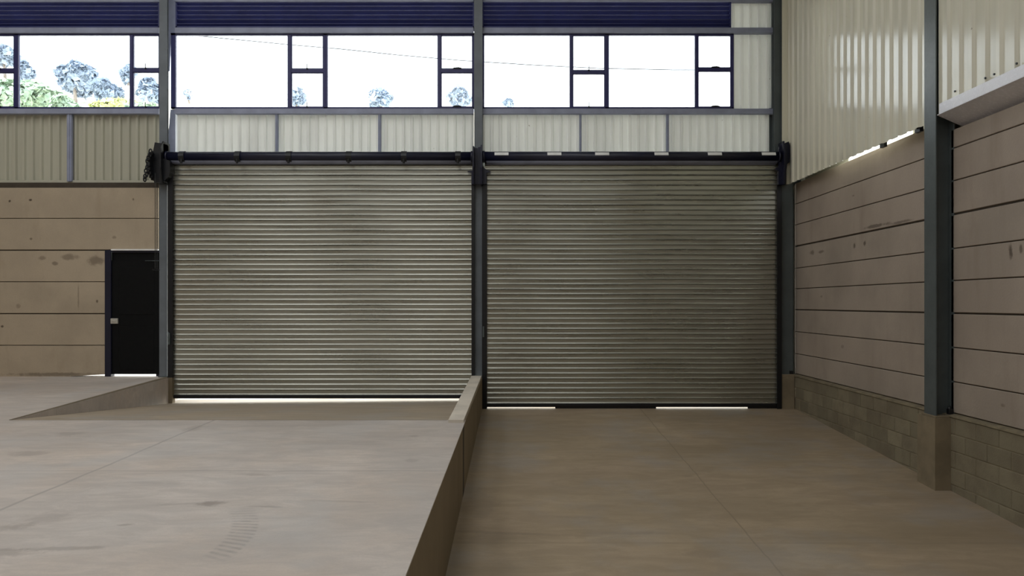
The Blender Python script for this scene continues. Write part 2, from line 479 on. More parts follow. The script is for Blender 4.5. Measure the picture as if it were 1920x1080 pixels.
# ------------------------------------------------------------------ outside ground
m = MB()
m.box(-80, DLf - 0.02, YB, 24, -0.6, 0.40)
m.box(DLf - 0.02, DR + 0.1, YB, 24, -0.6, -0.06)
m.box(DR + 0.1, 60, YB, 24, -0.6, -0.16)
o = m.build('ground', M['apron'])
tag(o, 'sunlit pavement outside the shutters', 'ground', kind='structure')

# ------------------------------------------------------------------ back wall
Y0 = 14.0
def bx(px): return PX(px, Y0)
def bz(py): return PZ(py, Y0)

# left bay concrete panels
m = MB()
rows = [352, 409.5, 469.2, 528.5, 588.3, 647.5, 707]
zr = [bz(r) for r in rows]
xr_up, xr_dn = bx(297), bx(197)
JG = {2: 0.022, 4: 0.020}
for i in range(6):
    x1 = xr_up if i < 2 else xr_dn
    g0 = JG.get(i, 0.012) / 2; g1 = JG.get(i + 1, 0.012) / 2
    zt, zb = zr[i] - (0 if i == 0 else g0), zr[i + 1] + (0 if i == 5 else g1)
    if i == 5:
        # bottom panel: wedge gap added, daylight through it stands for light on the floor
        xa = bx(128)
        m.prism([(XL, zb - 0.05), (xa, zb - 0.05), (xa + 0.05, zu(14.0) + 0.004), (x1, zu(14.0) + 0.04), (x1, zt), (XL, zt)], 'y', Y0, Y0 + 0.16)
    else:
        m.box(XL, x1, Y0, Y0 + 0.16, zb, zt, 0.006)
o = m.build('wall_back', M['panel_left'])
tag(o, 'beige concrete panel wall left of the black door', 'wall', kind='structure')
m = MB(); m.box(XL, xr_up, Y0 + 0.02, Y0 + 0.15, zr[2], zr[0] + 0.1); m.box(XL, xr_dn, Y0 + 0.02, Y0 + 0.15, zr[5], zr[2])
m.build('joint', M['joint'], o)


def sheet(m, a0, a1, z0, z1, depth, period, amp, plane, flip=1, phase=0.0, holes=()):
    """trapezoid-ribbed sheet: plane 'y' runs along x at y=depth, plane 'x' runs along y at x=depth; ribs stand out by -flip*amp"""
    prof = ((0, 0), (0.56, 0), (0.66, 1), (0.90, 1), (1.0, 0))
    pts = []; n0 = math.floor((a0 - phase) / period) - 1
    k = n0
    while phase + k * period < a1 + period:
        for u, h in prof[:-1]: pts.append((phase + (k + u) * period, h))
        k += 1
    cl = []
    for (p, h), (p2, h2) in zip(pts, pts[1:]):
        if p < a0 < p2: cl.append((a0, h + (h2 - h) * (a0 - p) / (p2 - p)))
        if a0 <= p <= a1: cl.append((p, h))
        if p < a1 < p2: cl.append((a1, h + (h2 - h) * (a1 - p) / (p2 - p)))
    th = 0.004 * flip
    def V(a, h, z, back=0):
        d = depth - flip * amp * h + back * th
        return (a, d, z) if plane == 'y' else (d, a, z)
    for (p, h), (p2, h2) in zip(cl, cl[1:]):
        if p2 - p < 1e-6: continue
        m.face([V(p, h, z0), V(p2, h2, z0), V(p2, h2, z1), V(p, h, z1)])
    for bk in (1,):
        for (p, h), (p2, h2) in zip(cl, cl[1:]):
            if p2 - p < 1e-6: continue
            m.face([V(p, h, z1, bk), V(p2, h2, z1, bk), V(p2, h2, z0, bk), V(p, h, z0, bk)])
            m.face([V(p, h, z0), V(p2, h2, z0), V(p2, h2, z0, bk), V(p, h, z0, bk)])


YS = 14.13
m = MB(); sheet(m, XL, bx(300), bz(343), bz(203), YS, 0.165, 0.042, 'y')
m.box(XL, bx(298), 14.06, 14.1, bz(343.5), bz(337), 0.003)
o = m.build('wall_back_cladding', M['clad_dim'])
tag(o, 'white ribbed cladding under the leftmost windows', 'wall cladding', kind='structure')
m = MB(); m.box(XL, bx(298), 14.09, 14.16, bz(354), bz(342)); 
o2 = m.build('joint', M['joint'], o)  # dark fill, the shadow of the gap put into its colour
m = MB(); sheet(m, bx(321), bx(888), bz(325), bz(203), YS, 0.163, 0.042, 'y', phase=0.05)
m.box(bx(322), bx(890), 13.95, 14.16, bz(330), bz(312))
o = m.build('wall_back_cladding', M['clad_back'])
tag(o, 'white ribbed cladding above the left roller shutter', 'wall cladding', kind='structure')
m = MB(); sheet(m, bx(903), bx(1456), bz(325), bz(203), YS, 0.163, 0.042, 'y', phase=0.09)
sheet(m, bx(1372), bx(1456), bz(203), bz(-20), YS, 0.163, 0.042, 'y', phase=0.09)
m.box(bx(903), bx(1462), 13.95, 14.16, bz(330), bz(312))
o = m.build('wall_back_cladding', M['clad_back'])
tag(o, 'white ribbed cladding above the right roller shutter and beside its windows', 'wall cladding', kind='structure')
m = MB(); m.box(XL, 5.5, 14.13, 14.2, bz(0), ROOF)      # upper wall over the picture
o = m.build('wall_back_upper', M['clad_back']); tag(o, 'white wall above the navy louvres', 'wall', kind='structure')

# ------------------------------------------------------------------ columns
def i_section(m, xc, w, y0, y1, z0, z1, t=0.016):
    """flanges face the hall (front at y0, back at y1), web between"""
    m.box(xc - w / 2, xc + w / 2, y0, y0 + t, z0, z1, 0.002)
    m.box(xc - w / 2, xc + w / 2, y1 - t, y1, z0, z1, 0.002)
    m.box(xc - t / 2, xc + t / 2, y0 + t, y1 - t, z0, z1)


YC = 13.88
def cx(px): return PX(px, YC)
col_l = thing('column', (cx(306), 13.98, zu(14)), 'grey steel column between the black door and the left shutter', 'column', kind='structure')
m = MB(); i_section(m, (cx(298.5) + cx(313.5)) / 2, cx(313.5) - cx(298.5), YC, 13.94, zu(14), ROOF); m.build('section', M['steel_grey'], col_l)
m = MB(); m.box(cx(297), cx(318), YC - 0.02, 14.1, zu(14), zu(14) + 0.02, 0.003); m.build('base_plate', M['steel_dark'], col_l)
m = MB()   # closing plate beside the column; leaves a tapering slit of daylight
zt, zm, zb_ = bz(60), bz(203), bz(272)
YP = 14.08
def sx(px): return PX(px, YP)
m.prism([(sx(319.5), zm), (sx(328), zm), (sx(328), bz(330)), (sx(313.5), bz(330)), (sx(313.5), zb_)], 'y', YP, YP + 0.02)
m.prism([(sx(312), bz(130)), (sx(316.5), bz(130)), (sx(319.5), bz(62)), (sx(331), bz(61)), (sx(331), bz(-20)), (sx(312), bz(-20))], 'y', YP + 0.03, YP + 0.05)
m.build('closing_plate', M['girt'], col_l)
m = MB(); m.box(bx(295), bx(322), 14.13, 14.17, -0.3, bz(300)); m.build('backing_plate', M['steel_dark'], col_l)

col_m = thing('column', (cx(896.5), 13.98, zu(14)), 'grey steel column standing on the kerb between the two shutters', 'column', kind='structure')
m = MB(); i_section(m, cx(896.8), cx(904.8) - cx(889), YC, 14.1, zu(14) + 0.03, ROOF); m.build('section', M['steel_grey'], col_m)
m = MB(); m.box(cx(892.6), cx(905), 14.1, 14.16, -0.2, bz(290)); m.box(cx(885), cx(906), 14.11, 14.16, bz(644), bz(290)); m.box(cx(885), cx(906), 14.11, 14.16, -0.2, bz(703))
m.box(cx(888), cx(905), 14.1, 14.16, bz(290), ROOF)
m.build('closing_plate', M['steel_dark'], col_m)

col_r = thing('column', (cx(1470), 13.98, zl(14)), 'grey steel corner column at the right edge of the right shutter', 'column', kind='structure')
m = MB(); i_section(m, (cx(1452) + cx(1487)) / 2, cx(1487) - cx(1452), YC, 13.97, bz(702), ROOF); m.build('section', M['steel_dark'], col_r)  # shading in the corner put into the colour by the darker paint
m = MB(); m.box(cx(1462), cx(1488), 13.82, 14.15, zl(14) - 0.05, PZ(702, 13.82), 0.008); m.build('plinth', M['pier'], col_r)
m = MB(); m.box(cx(1480), cx(1486), YC - 0.03, YC, bz(700), bz(694)); m.build('anchor_bolt', M['black'], col_r)
m = MB(); m.box(cx(1450), 5.5, 14.1, 14.2, -0.6, bz(200)); m.box(cx(1455), 5.5, 14.1, 14.2, bz(200), ROOF); m.build('closing_plate', M['steel_dark'], col_r)

# ------------------------------------------------------------------ girts and struts
GN = 0
def girt(px0, px1, py0, py1, label, y=13.99):
    g = thing('girt', (PX((px0 + px1) / 2, y), y, PZ(py1, y)), label, 'girt', 'steel girts along the back wall', 'structure')
    m = MB(); x0, x1 = PX(px0, y), PX(px1, y); z1, z0 = PZ(py0, y), PZ(py1, y); t = 0.008
    # lipped channel open to the outside
    m.box(x0, x1, y, y + t, z0, z1, 0.002); m.box(x0, x1, y + t, y + 0.1, z1 - t, z1); m.box(x0, x1, y + t, y + 0.1, z0, z0 + t)
    m.build('channel', M['girt'], g)
    m = MB()
    for xx in (x0 + 0.03, x1 - 0.03): m.box(xx - 0.03, xx + 0.03, y + t, y + 0.09, z0 + t, z1 - t)
    m.build('cleat', M['girt'], g)
    return g


for (a, b, nm) in ((-60, 298, 'leftmost windows'), (327, 888, 'windows over the left shutter'), (905, 1451, 'windows over the right shutter')):
    girt(a, b, 51.5, 61.5, 'grey steel girt between navy louvre and the ' + nm)
    girt(a, b, 203.5, 213.0, 'grey steel girt forming the sill of the ' + nm)
    girt(a, b, -14, 2.5, 'grey steel girt above the navy louvre over the ' + nm)


def strut(px, w, py0, py1, label):
    s = MB(); y = 14.02
    s.box(PX(px - w / 2, y), PX(px + w / 2, y), y, y + 0.06, PZ(py1, y), PZ(py0, y), 0.004)
    s.box(PX(px - w * 0.16, y), PX(px + w * 0.16, y), y - 0.012, y, PZ(py1, y), PZ(py0, y))
    o = s.build('wall_strut', M['girt'], None, (PX(px, y), y, PZ(py1, y)))
    tag(o, label, 'strut', 'vertical struts on the cladding', 'structure')


strut(129.5, 9, 213, 340, 'wide vertical strut on the cladding under the leftmost windows')
strut(518.5, 5, 213, 284, 'thin vertical strut on the cladding, left one over the left shutter')
strut(711.5, 5.5, 213, 284, 'thin vertical strut on the cladding, right one over the left shutter')
strut(1088.5, 4, 213, 284, 'thin vertical strut on the cladding, left one over the right shutter')
strut(1252, 5, 213, 284, 'thin vertical strut on the cladding, right one over the right shutter')

# ------------------------------------------------------------------ louvres
def louvre(px0, px1, label):
    y = 14.02; x0, x1 = PX(px0, y), PX(px1, y); z0, z1 = PZ(51.5, y), PZ(2.0, y)
    L = thing('louvre_vent', ((x0 + x1) / 2, y, z0), label, 'louvre', 'navy louvre vents along the top of the back wall', 'structure')
    m = MB(); f = 0.025
    m.box(x0, x1, y, y + 0.11, z0, z0 + f); m.box(x0, x1, y, y + 0.11, z1 - f, z1)
    m.box(x0, x0 + f, y, y + 0.11, z0, z1); m.box(x1 - f, x1, y, y + 0.11, z0, z1)
    m.build('frame', M['louvre'], L)
    m = MB(); n = 6; p = (z1 - z0) / n
    for i in range(n + 1):
        zt = z0 + p * (i + 1) + 0.0
        if i == n: zt = z1 + 0.03
        m.prism([(y + 0.004, zt), (y + 0.004, zt - 0.012), (y + 0.012, zt - 0.014), (y + 0.105, zt - p - 0.035), (y + 0.110, zt - p - 0.028), (y + 0.014, zt)], 'x', x0, x1)
    m.build('blades', M['louvre'], L)


louvre(-60, 299, 'navy louvre above the leftmost windows')
louvre(329, 889, 'navy louvre above the windows over the left shutter')
louvre(904, 1371, 'navy louvre above the windows over the right shutter')

# ------------------------------------------------------------------ windows
YW = 14.04
def wx(px): return PX(px, YW)
def wz(py): return PZ(py, YW)


def window(n, l, ml, mr, r, label, tr=(129, 136), top=61.5, bot=203.5, lw=7, rw=4, stick=True):
    """l..r outer frame, fixed light left of the mullion ml..mr, two small casements to its right"""
    W = thing('window_%d' % n, (wx((l + r) / 2), YW, wz(bot)), label, 'window', 'windows along the back wall', 'structure')
    d = 0.06
    m = MB()
    m.box(wx(l), wx(r), YW, YW + d, wz(66), wz(top), 0.003); m.box(wx(l), wx(r), YW, YW + d, wz(bot), wz(200.5), 0.003)
    m.box(wx(l), wx(l + lw), YW, YW + d, wz(bot), wz(top), 0.003); m.box(wx(r - rw), wx(r), YW, YW + d, wz(bot), wz(top), 0.003)
    m.build('frame', M['frame_navy'], W)
    m = MB(); m.box(wx(ml), wx(mr), YW - 0.004, YW + d, wz(201), wz(65.5), 0.003); m.build('mullion', M['frame_navy'], W)
    m = MB(); m.box(wx(mr - 1), wx(r - rw + 1), YW - 0.004, YW + d, wz(tr[1]), wz(tr[0]), 0.003); m.build('transom', M['frame_navy'], W)
    g = 1.0
    m = MB(); m.box(wx(l + lw - g), wx(ml + g), YW + 0.028, YW + 0.032, wz(201.5), wz(65)); m.build('pane', M['glass'], W)
    for (a, b) in ((66, tr[0]), (tr[1], 200.5)):
        m = MB(); e = 1.3
        X0, X1, Z0, Z1 = wx(mr), wx(r - rw), wz(b), wz(a); w = 0.013
        m.box(X0, X1, YW + 0.006, YW + 0.045, Z0, Z0 + w); m.box(X0, X1, YW + 0.006, YW + 0.045, Z1 - w, Z1)
        m.box(X0, X0 + w, YW + 0.006, YW + 0.045, Z0, Z1); m.box(X1 - w, X1, YW + 0.006, YW + 0.045, Z0, Z1)
        c = m.build('casement', M['frame_navy'], W)
        m = MB(); m.box(X0 + w / 2, X1 - w / 2, YW + 0.026, YW + 0.030, Z0 + w / 2, Z1 - w / 2); m.build('pane', M['glass'], c)
        m = MB(); xm = (X0 + X1) / 2
        if stick:
            m.box(xm - 0.006, xm + 0.006, YW - 0.03, YW - 0.018, Z0 - 0.01, Z0 + 0.085, 0.002); m.box(xm - 0.012, xm + 0.012, YW - 0.02, YW + 0.008, Z0 - 0.015, Z0 + 0.012)
        else:
            m.prism([(xm - 0.08, Z0), (xm - 0.05, Z0 + 0.02), (xm + 0.04, Z0 + 0.025), (xm + 0.09, Z0 + 0.012), (xm + 0.09, Z0)], 'y', YW - 0.022, YW + 0.008)
        m.build('handle', M['black'], c)
    return W


window(1, -238, -30, -24, 30, 'navy framed window cut by the left edge of the photo', lw=4, rw=4)
window(2, 30, 243, 249, 299, 'navy framed window with green trees behind, left of the first column', (128, 135), lw=4, rw=1)
window(3, 320, 539, 546, 610, 'navy framed window over the left half of the left shutter', (129, 136), lw=9, rw=4)
window(4, 610, 820, 827, 889.5, 'navy framed window over the right half of the left shutter', (129, 136), lw=4, rw=3.5, stick=False)
window(5, 904, 1068, 1074, 1138, 'navy framed window over the left half of the right shutter', (132, 138), lw=4, rw=4)
window(6, 1138, 1303, 1309, 1376, 'navy framed window over the right half of the right shutter', (127, 133), lw=4, rw=5, stick=False)

# ------------------------------------------------------------------ roller shutters
YK = 13.86            # curtain plane
PITCH = 0.0928 * YK / 14
def curtain(x0, x1, z0, z1):
    m = MB(); prof = ((0.0, 0.001), (0.2, 0.0005), (0.42, 0.0), (0.58, 0.0004), (0.66, 0.0018), (0.73, 0.0047), (0.80, 0.0092), (0.855, 0.0142), (0.895, 0.0160), (0.93, 0.0125), (0.955, -0.004))
    n = int(round((z1 - z0) / PITCH)); p = (z1 - z0) / n; NX = 20
    rowsv = []
    for i in range(n):
        jit = random.uniform(-0.0012, 0.0012); tw = random.uniform(-0.0015, 0.0015)
        for t_, o_ in prof:
            rowsv.append((z1 - (i + t_) * p, o_ * random.uniform(0.96, 1.04) + jit, tw))
    rowsv.append((z0, 0.0, 0))
    b = len(m.v)
    for (z, o_, tw) in rowsv:
        for k_ in range(NX + 1):
            u = k_ / NX
            m.v.append((x0 + (x1 - x0) * u, YK - o_ - tw * math.sin(u * 9 + z * 3), z))
    for i in range(len(rowsv) - 1):
        for k_ in range(NX):
            a = b + i * (NX + 1) + k_
            m.f.append((a, a + 1, a + NX + 2, a + NX + 1)); m.s.append(False)
    # plain back so that the curtain is solid
    m.box(x0, x1, YK + 0.004, YK + 0.008, z0, z1)
    return m


def gx(px): return PX(px, 13.8)
def gz(py): return PZ(py, 13.8)
def kx(px): return PX(px, YK)
def kz(py): return PZ(py, YK)


def guide(m, px0, px1, zbot, ztop, open_right):
    x0, x1 = gx(px0), gx(px1); t = 0.012
    m.box(x0, x1, 13.80, 13.812, zbot, ztop, 0.002)                  # front leg
    m.box(x0, x1, 13.90, 13.912, zbot, ztop)                         # rear leg
    if open_right: m.box(x0, x0 + t, 13.812, 13.90, zbot, ztop)
    else: m.box(x1 - t, x1, 13.812, 13.90, zbot, ztop)


def shutter(side, xg, yb, label):
    (g0, g1, c0, c1, h0, h1) = xg
    T = thing('roller_shutter', (kx((g0 + h1) / 2), YK, kz(yb)), label, 'roller shutter', 'galvanised roller shutters in the back wall')
    curtain(kx(c0 - 3), kx(c1 + 3), kz(yb - 6), kz(302)).build('curtain', M['galv'], T)
    m = MB(); z0, z1 = kz(yb), kz(yb - 6.5)
    m.box(kx(c0 - 2), kx(c1 + 2), YK - 0.03, YK + 0.03, z0 + 0.012, z1, 0.004); m.box(kx(c0 - 2), kx(c1 + 2), YK - 0.014, YK + 0.014, z0, z0 + 0.02)
    m.build('bottom_bar', M['black'], T)
    return T


# ---- left shutter
SL = shutter('l', (313, 324, 324, 884, 884, 893), 747, 'galvanised roller shutter with black guides, next to the black door')
m = MB(); guide(m, 314, 324, zu(13.8) - 0.02, gz(330), True); g = m.build('guide', M['black'], SL)
m = MB(); m.box(gx(316), gx(319.5), 13.77, 13.80, gz(646), gz(624), 0.004); m.tube([(gx(317.8), 13.775, gz(640)), (gx(319.4), 13.765, gz(630)), (gx(316.5), 13.765, gz(622))], 0.009, 6)
m.build('lock_bolt', M['steel_dark'], g)
m = MB(); guide(m, 884, 890, zu(13.8) + 0.035, gz(330), False); m.build('guide', M['black'], SL)
YBR = 13.75
def rx(px): return PX(px, YBR)
def rz(py): return PZ(py, YBR)
def barrel(px0, px1, py, rpx):
    m = MB(); r = rpx * YBR / F; z = rz(py)
    m.tube([(rx(px0), YBR, z), (rx(px1), YBR, z)], r, 28)
    for p in (px0 + 2, px1 - 2): m.tube([(rx(p) - 0.02, YBR, z), (rx(p) + 0.02, YBR, z)], r + 0.014, 24)
    return m, r, z
m, r, z = barrel(312, 887, 294, 9.3)
bl = m.build('barrel', M['navy_black'], SL)
for p in (343, 447, 543, 655, 758, 859):
    m = MB(); x = rx(p)
    # strap wrapped round the barrel with a bolt under it
    for k_ in range(10):
        a0, a1 = math.radians(-110 + k_ * 22), math.radians(-110 + (k_ + 1) * 22)
        def pt(a, rr, xx): return (xx, YBR - math.cos(a) * rr, z + math.sin(a) * rr)
        m.hexa([pt(a0, r, x - 0.05), pt(a0, r, x + 0.05), pt(a0, r + 0.012, x + 0.05), pt(a0, r + 0.012, x - 0.05),
                pt(a1, r, x - 0.05), pt(a1, r, x + 0.05), pt(a1, r + 0.012, x + 0.05), pt(a1, r + 0.012, x - 0.05)])
    m.tube([(x, YBR - 0.075, z - 0.05), (x, YBR - 0.075, z - 0.135)], 0.022, 8, smooth=False)
    m.build('strap', M['black'], bl)
m = MB(); m.tube([(rx(322), YBR + 0.04, z - 0.02), (rx(884), YBR + 0.04, z - 0.02)], 0.105, 28)
m.box(rx(324), rx(884), YK - 0.045, YK - 0.035, kz(309), kz(299)); m.build('curtain_roll', M['girt'], SL)

# left end bracket: plate, gear case and hand chain wheel
m = MB()
m.prism([(13.62, gz(346)), (13.92, gz(346)), (13.92, gz(268)), (13.66, gz(268)), (13.56, gz(282)), (13.56, gz(318))], 'x', gx(311), gx(313))
m.prism([(gx(297), gz(270)), (gx(313), gz(272)), (gx(313), gz(300)), (gx(325), gz(304)), (gx(325), gz(324)), (gx(322), gz(334)), (gx(311), gz(345)), (gx(296), gz(345)), (gx(293), gz(330)), (gx(294), gz(285))], 'y', 13.66, 13.86)
br = m.build('bracket', M['black'], SL)
m = MB(); xw = gx(292.5)
for k_ in range(18):
    a = 2 * math.pi * k_ / 18; a2 = a + 0.2
    y_, z_ = 13.72 + math.cos(a) * 0.2, gz(313) + math.sin(a) * 0.24
    m.box(xw - 0.03, xw + 0.03, y_ - 0.03, y_ + 0.03, z_ - 0.03, z_ + 0.03, 0.008)
m.tube([(xw - 0.015, 13.72, gz(313)), (xw + 0.015, 13.72, gz(313))], 0.21, 24); m.tube([(xw - 0.04, 13.72, gz(313)), (gx(300), 13.72, gz(313))], 0.03, 10)
m.build('chain_wheel', M['black'], SL)
m = MB()
loop = [(297, 290), (295.5, 296), (293, 302), (291, 308), (292.5, 314), (290.5, 320), (288.5, 326), (290, 332), (287, 336), (286.5, 341)]
for i, (a, b) in enumerate(loop):
    m.link((gx(a), 13.5, gz(b)), (1, 0, 0) if i % 2 == 0 else (0.5, 0.866, 0), (0, 0, 1), 0.026, 0.042, 0.013)
m.build('chain_bundle', M['black'], SL)
m = MB()
for (p, e, yy) in ((291.0, 505, 13.60), (294.6, 505, 13.78)):
    zz = gz(330); i = 0
    while zz > PZ(e, yy):
        m.link((PX(p, yy), yy, zz), (1, 0, 0) if i % 2 == 0 else (0, 1, 0), (0, 0, 1), 0.0075, 0.019, 0.0032, 8, 4)
        zz -= 0.031; i += 1
m.link((PX(292.8, 13.69), 13.69, PZ(506, 13.69)), (0.37, 0.93, 0), (0, 0, 1), 0.09, 0.012, 0.0035, 12, 4)
m.build('hand_chain', M['chain'], SL)
m = MB()
m.prism([(13.62, gz(348)), (13.92, gz(348)), (13.92, gz(277)), (13.64, gz(277)), (13.58, gz(290)), (13.58, gz(318))], 'x', gx(887), gx(889.5))
m.prism([(gx(887), gz(276)), (gx(896), gz(279)), (gx(896), gz(346)), (gx(884), gz(346)), (gx(884), gz(324)), (gx(877), gz(323.5)), (gx(877), gz(321.5)), (gx(887), gz(320))], 'y', 13.76, 13.79)
m.build('bracket', M['navy_black'], SL)

# ---- right shutter
SR = shutter('r', (903, 912, 912, 1457, 1457, 1466), 763, 'galvanised roller shutter at the top of the lower right lane')
m = MB(); guide(m, 903.8, 913, zl(13.8) + 0.0, gz(330), True); g = m.build('guide', M['black'], SR)
m = MB(); m.box(gx(905), gx(908), 13.77, 13.80, gz(632), gz(612), 0.004); m.build('lock_bolt', M['steel_dark'], g)
m = MB(); guide(m, 1457, 1466, zl(13.8) + 0.0, gz(330), False); m.build('guide', M['black'], SR)
m = MB()
for a, b in ((1041, 1230), (1402, 1457)):
    m = MB(); m.box(kx(a), kx(b), YK - 0.01, YK + 0.01, zl(13.86) - 0.02, kz(761)); m.build('gap_block', M['black'], SR)  # added strips that block the daylight under parts of the bar
m, r, z = barrel(905, 1462, 294, 9.6)
bl = m.build('barrel', M['navy_black'], SR)
m = MB(); m.tube([(rx(912), YBR + 0.04, z - 0.02), (rx(1457), YBR + 0.04, z - 0.02)], 0.105, 28)
m.box(rx(912), rx(1457), YK - 0.045, YK - 0.035, kz(310), kz(299)); m.build('curtain_roll', M['girt'], SR)
for p in (940.5, 1039, 1128, 1238.5, 1338, 1438.5):
    m = MB(); x = rx(p); w = 0.128
    for k_ in range(4):
        a0, a1 = math.radians(6 + k_ * 9), math.radians(6 + (k_ + 1) * 9)
        def pt(a, rr, xx): return (xx, YBR - math.cos(a) * rr, z + math.sin(a) * rr)
        m.hexa([pt(a0, r, x - w), pt(a0, r, x + w), pt(a0, r + 0.006, x + w), pt(a0, r + 0.006, x - w),
                pt(a1, r, x - w), pt(a1, r, x + w), pt(a1, r + 0.006, x + w), pt(a1, r + 0.006, x - w)])
    o = m.build('tag', M['tag'], bl); o['label'] = 'white tag on the black barrel'
m = MB()
m.prism([(13.62, gz(348)), (13.92, gz(348)), (13.92, gz(275)), (13.64, gz(275)), (13.58, gz(290)), (13.58, gz(318))], 'x', gx(902), gx(905))
m.prism([(gx(896.3), gz(277)), (gx(902), gz(276)), (gx(903.5), gz(290)), (gx(905), gz(312)), (gx(912), gz(319)), (gx(920), gz(321.5)), (gx(920), gz(323.5)), (gx(912.5), gz(324.5)), (gx(912.5), gz(346)), (gx(896.3), gz(346))], 'y', 13.76, 13.79)
m.build('bracket', M['navy_black'], SR)
m = MB()
m.prism([(13.62, gz(348)), (13.92, gz(348)), (13.92, gz(268)), (13.64, gz(268)), (13.58, gz(290)), (13.58, gz(318))], 'x', gx(1462), gx(1465))
m.prism([(gx(1458), gz(276)), (gx(1464), gz(272)), (gx(1476), gz(267)), (gx(1478), gz(274)), (gx(1478), gz(305)), (gx(1473), gz(309)), (gx(1471), gz(325)), (gx(1470), gz(347)), (gx(1457), gz(347)), (gx(1457), gz(322)), (gx(1450), gz(318)), (gx(1458), gz(313))], 'y', 13.72, 13.80)
m.build('bracket', M['navy_black'], SR)

# ------------------------------------------------------------------ pedestrian door
D = thing('door_1', (bx(250), 14.0, zu(14)), 'black steel pedestrian door with daylight under it, at the left column', 'door', kind='structure')
m = MB()
m.box(bx(197), bx(208.5), 13.985, 14.12, zu(14), bz(469), 0.004); m.box(bx(290), bx(300), 14.05, 14.12, zu(14), bz(469), 0.004)
m.box(bx(197), bx(299), 13.99, 14.12, bz(473.5), bz(469.5), 0.003)
fr_ = m.build('frame', M['navy_black'], D)
m = MB(); m.box(bx(211), bx(298), 13.94, 14.0, bz(470), bz(467.4), 0.002); o = m.build('head_light_strip', M['tag'], D); o['label'] = 'white strip for the line of light over the door'  # bright line of light above the door, added as a white strip
m = MB(); m.box(bx(207), bx(299), 14.025, 14.08, bz(490.5), bz(472)); m.build('over_panel', M['door_black'], D)
m = MB(); m.box(bx(208), bx(298), 14.02, 14.07, bz(701.8), bz(488.6), 0.003)
for a, b in ((500, 590), (612, 694)): m.box(bx(222), bx(288), 14.012, 14.022, bz(b), bz(a), 0.006)
lf = m.build('leaf', M['door_black'], D)
m = MB(); m.box(bx(207), bx(221), 13.985, 14.02, bz(607), bz(597), 0.004); lk = m.build('lock', M['alloy'], lf); lk['label'] = 'pale lock box'
m = MB(); m.tube([(bx(212), 13.985, bz(602)), (bx(212), 13.96, bz(602)), (bx(219), 13.955, bz(602))], 0.008, 8); m.build('handle', M['alloy'], lf)
m = MB(); m.tube([(bx(272), 14.0, bz(489)), (bx(298), 13.99, bz(489))], 0.006, 6); m.tube([(bx(210), 13.99, bz(472)), (bx(210), 13.99, bz(488))], 0.006, 6); m.build('closer_rod', M['steel_dark'], D)

# ------------------------------------------------------------------ right wall
XW = 5.25
m = MB()
zj = [4.03, 3.647, 3.257, 2.857, 2.447, 2.063, 1.673, 1.263, 0.853, 0.485]
jw = {3: 0.026, 6: 0.02}
YCN, YCF = 8.93, 9.18            # near and far edge of the right-hand column
for (ya, yb_, top) in ((YCF - 0.05, 13.98, 4.03), (YR, YCN + 0.05, 3.87)):
    for i in range(9):
        zt = min(zj[i], top) - (0 if i == 0 else jw.get(i, 0.012) / 2); zb = zj[i + 1] + (0 if i == 8 else jw.get(i + 1, 0.012) / 2)
        m.box(XW, XW + 0.15, ya, yb_, zb, zt, 0.006)
o = m.build('wall_right', M['panel_right'])
tag(o, 'concrete panel wall on the right with horizontal joints', 'wall', kind='structure')
m = MB(); m.box(XW + 0.02, XW + 0.14, YR, 13.98, 0.4, 3.86); m.box(XW + 0.02, XW + 0.14, 13.9, 14.15, 0.3, 4.02)
m.build('joint', M['joint'], o)
m = MB()   # outer skin over the panels, open where the daylight strip shows
m.box(XW + 0.16, XW + 0.2, YR, 10.14, 3.7, ROOF); m.box(XW + 0.16, XW + 0.2, 12.1, 14.2, 3.7, ROOF); m.box(XW + 0.16, XW + 0.2, 10.14, 12.1, 4.6, ROOF)
o = m.build('wall_right_skin', M['clad_right']); tag(o, 'outer skin of the right wall behind the cream lining', 'wall', kind='structure')

XS = 5.075
LB = 3.995
m = MB(); sheet(m, YCF + 0.0, 13.84, LB, ROOF, XS, 0.235, 0.028, 'x', phase=0.03)
o = m.build('wall_right_cladding', M['clad_right'])
tag(o, 'cream ribbed cladding between the corner and the right-hand column', 'wall cladding', kind='structure')
m = MB(); m.box(4.945, XS - 0.02, 13.805, 13.82, PZ(274, 13.8), ROOF); m.box(XS - 0.05, XS - 0.02, 13.80, 13.86, LB, ROOF); m.build('corner_trim', M['clad_right'], o)
m = MB(); sheet(m, YR, YCN - 0.0, LB + 0.05, ROOF, XS, 0.235, 0.028, 'x', phase=0.1)
o = m.build('wall_right_cladding', M['clad_right'])
tag(o, 'cream ribbed cladding cut by the right edge of the photo', 'wall cladding', kind='structure')
m = MB()
m.box(XS - 0.034, XS - 0.030, YR, YCN - 0.06, LB + 0.045, LB + 0.165)
m.hexa([(XS - 0.034, YR, LB + 0.04), (XS - 0.034, YCN - 0.02, LB + 0.04), (XW + 0.16, YCN - 0.02, 3.872), (XW + 0.16, YR, 3.872),
        (XS - 0.034, YR, LB + 0.046), (XS - 0.034, YCN - 0.02, LB + 0.046), (XW + 0.16, YCN - 0.02, 3.88), (XW + 0.16, YR, 3.88)])
m.build('flashing', M['flash'], o)
m = MB()
for (py_, yy) in ((4.20, 8.55), (4.185, 8.0), (4.18, 7.85), (4.18, 7.5)):
    m.tube([(XS - 0.04, yy, py_ + 0.02), (XS - 0.028, yy, py_ + 0.02)], 0.012, 8)
m.build('screw', M['black'], o)
# cleats crossing the strip of daylight
m = MB()
for yy in (10.33, 9.42): m.box(XS + 0.004, XS + 0.05, yy - 0.06, yy + 0.06, LB - 0.045, LB + 0.02)
o = m.build('trim_1', M['black']); tag(o, 'two black cleats crossing the bright slit under the cream cladding', 'cleats', kind='structure')

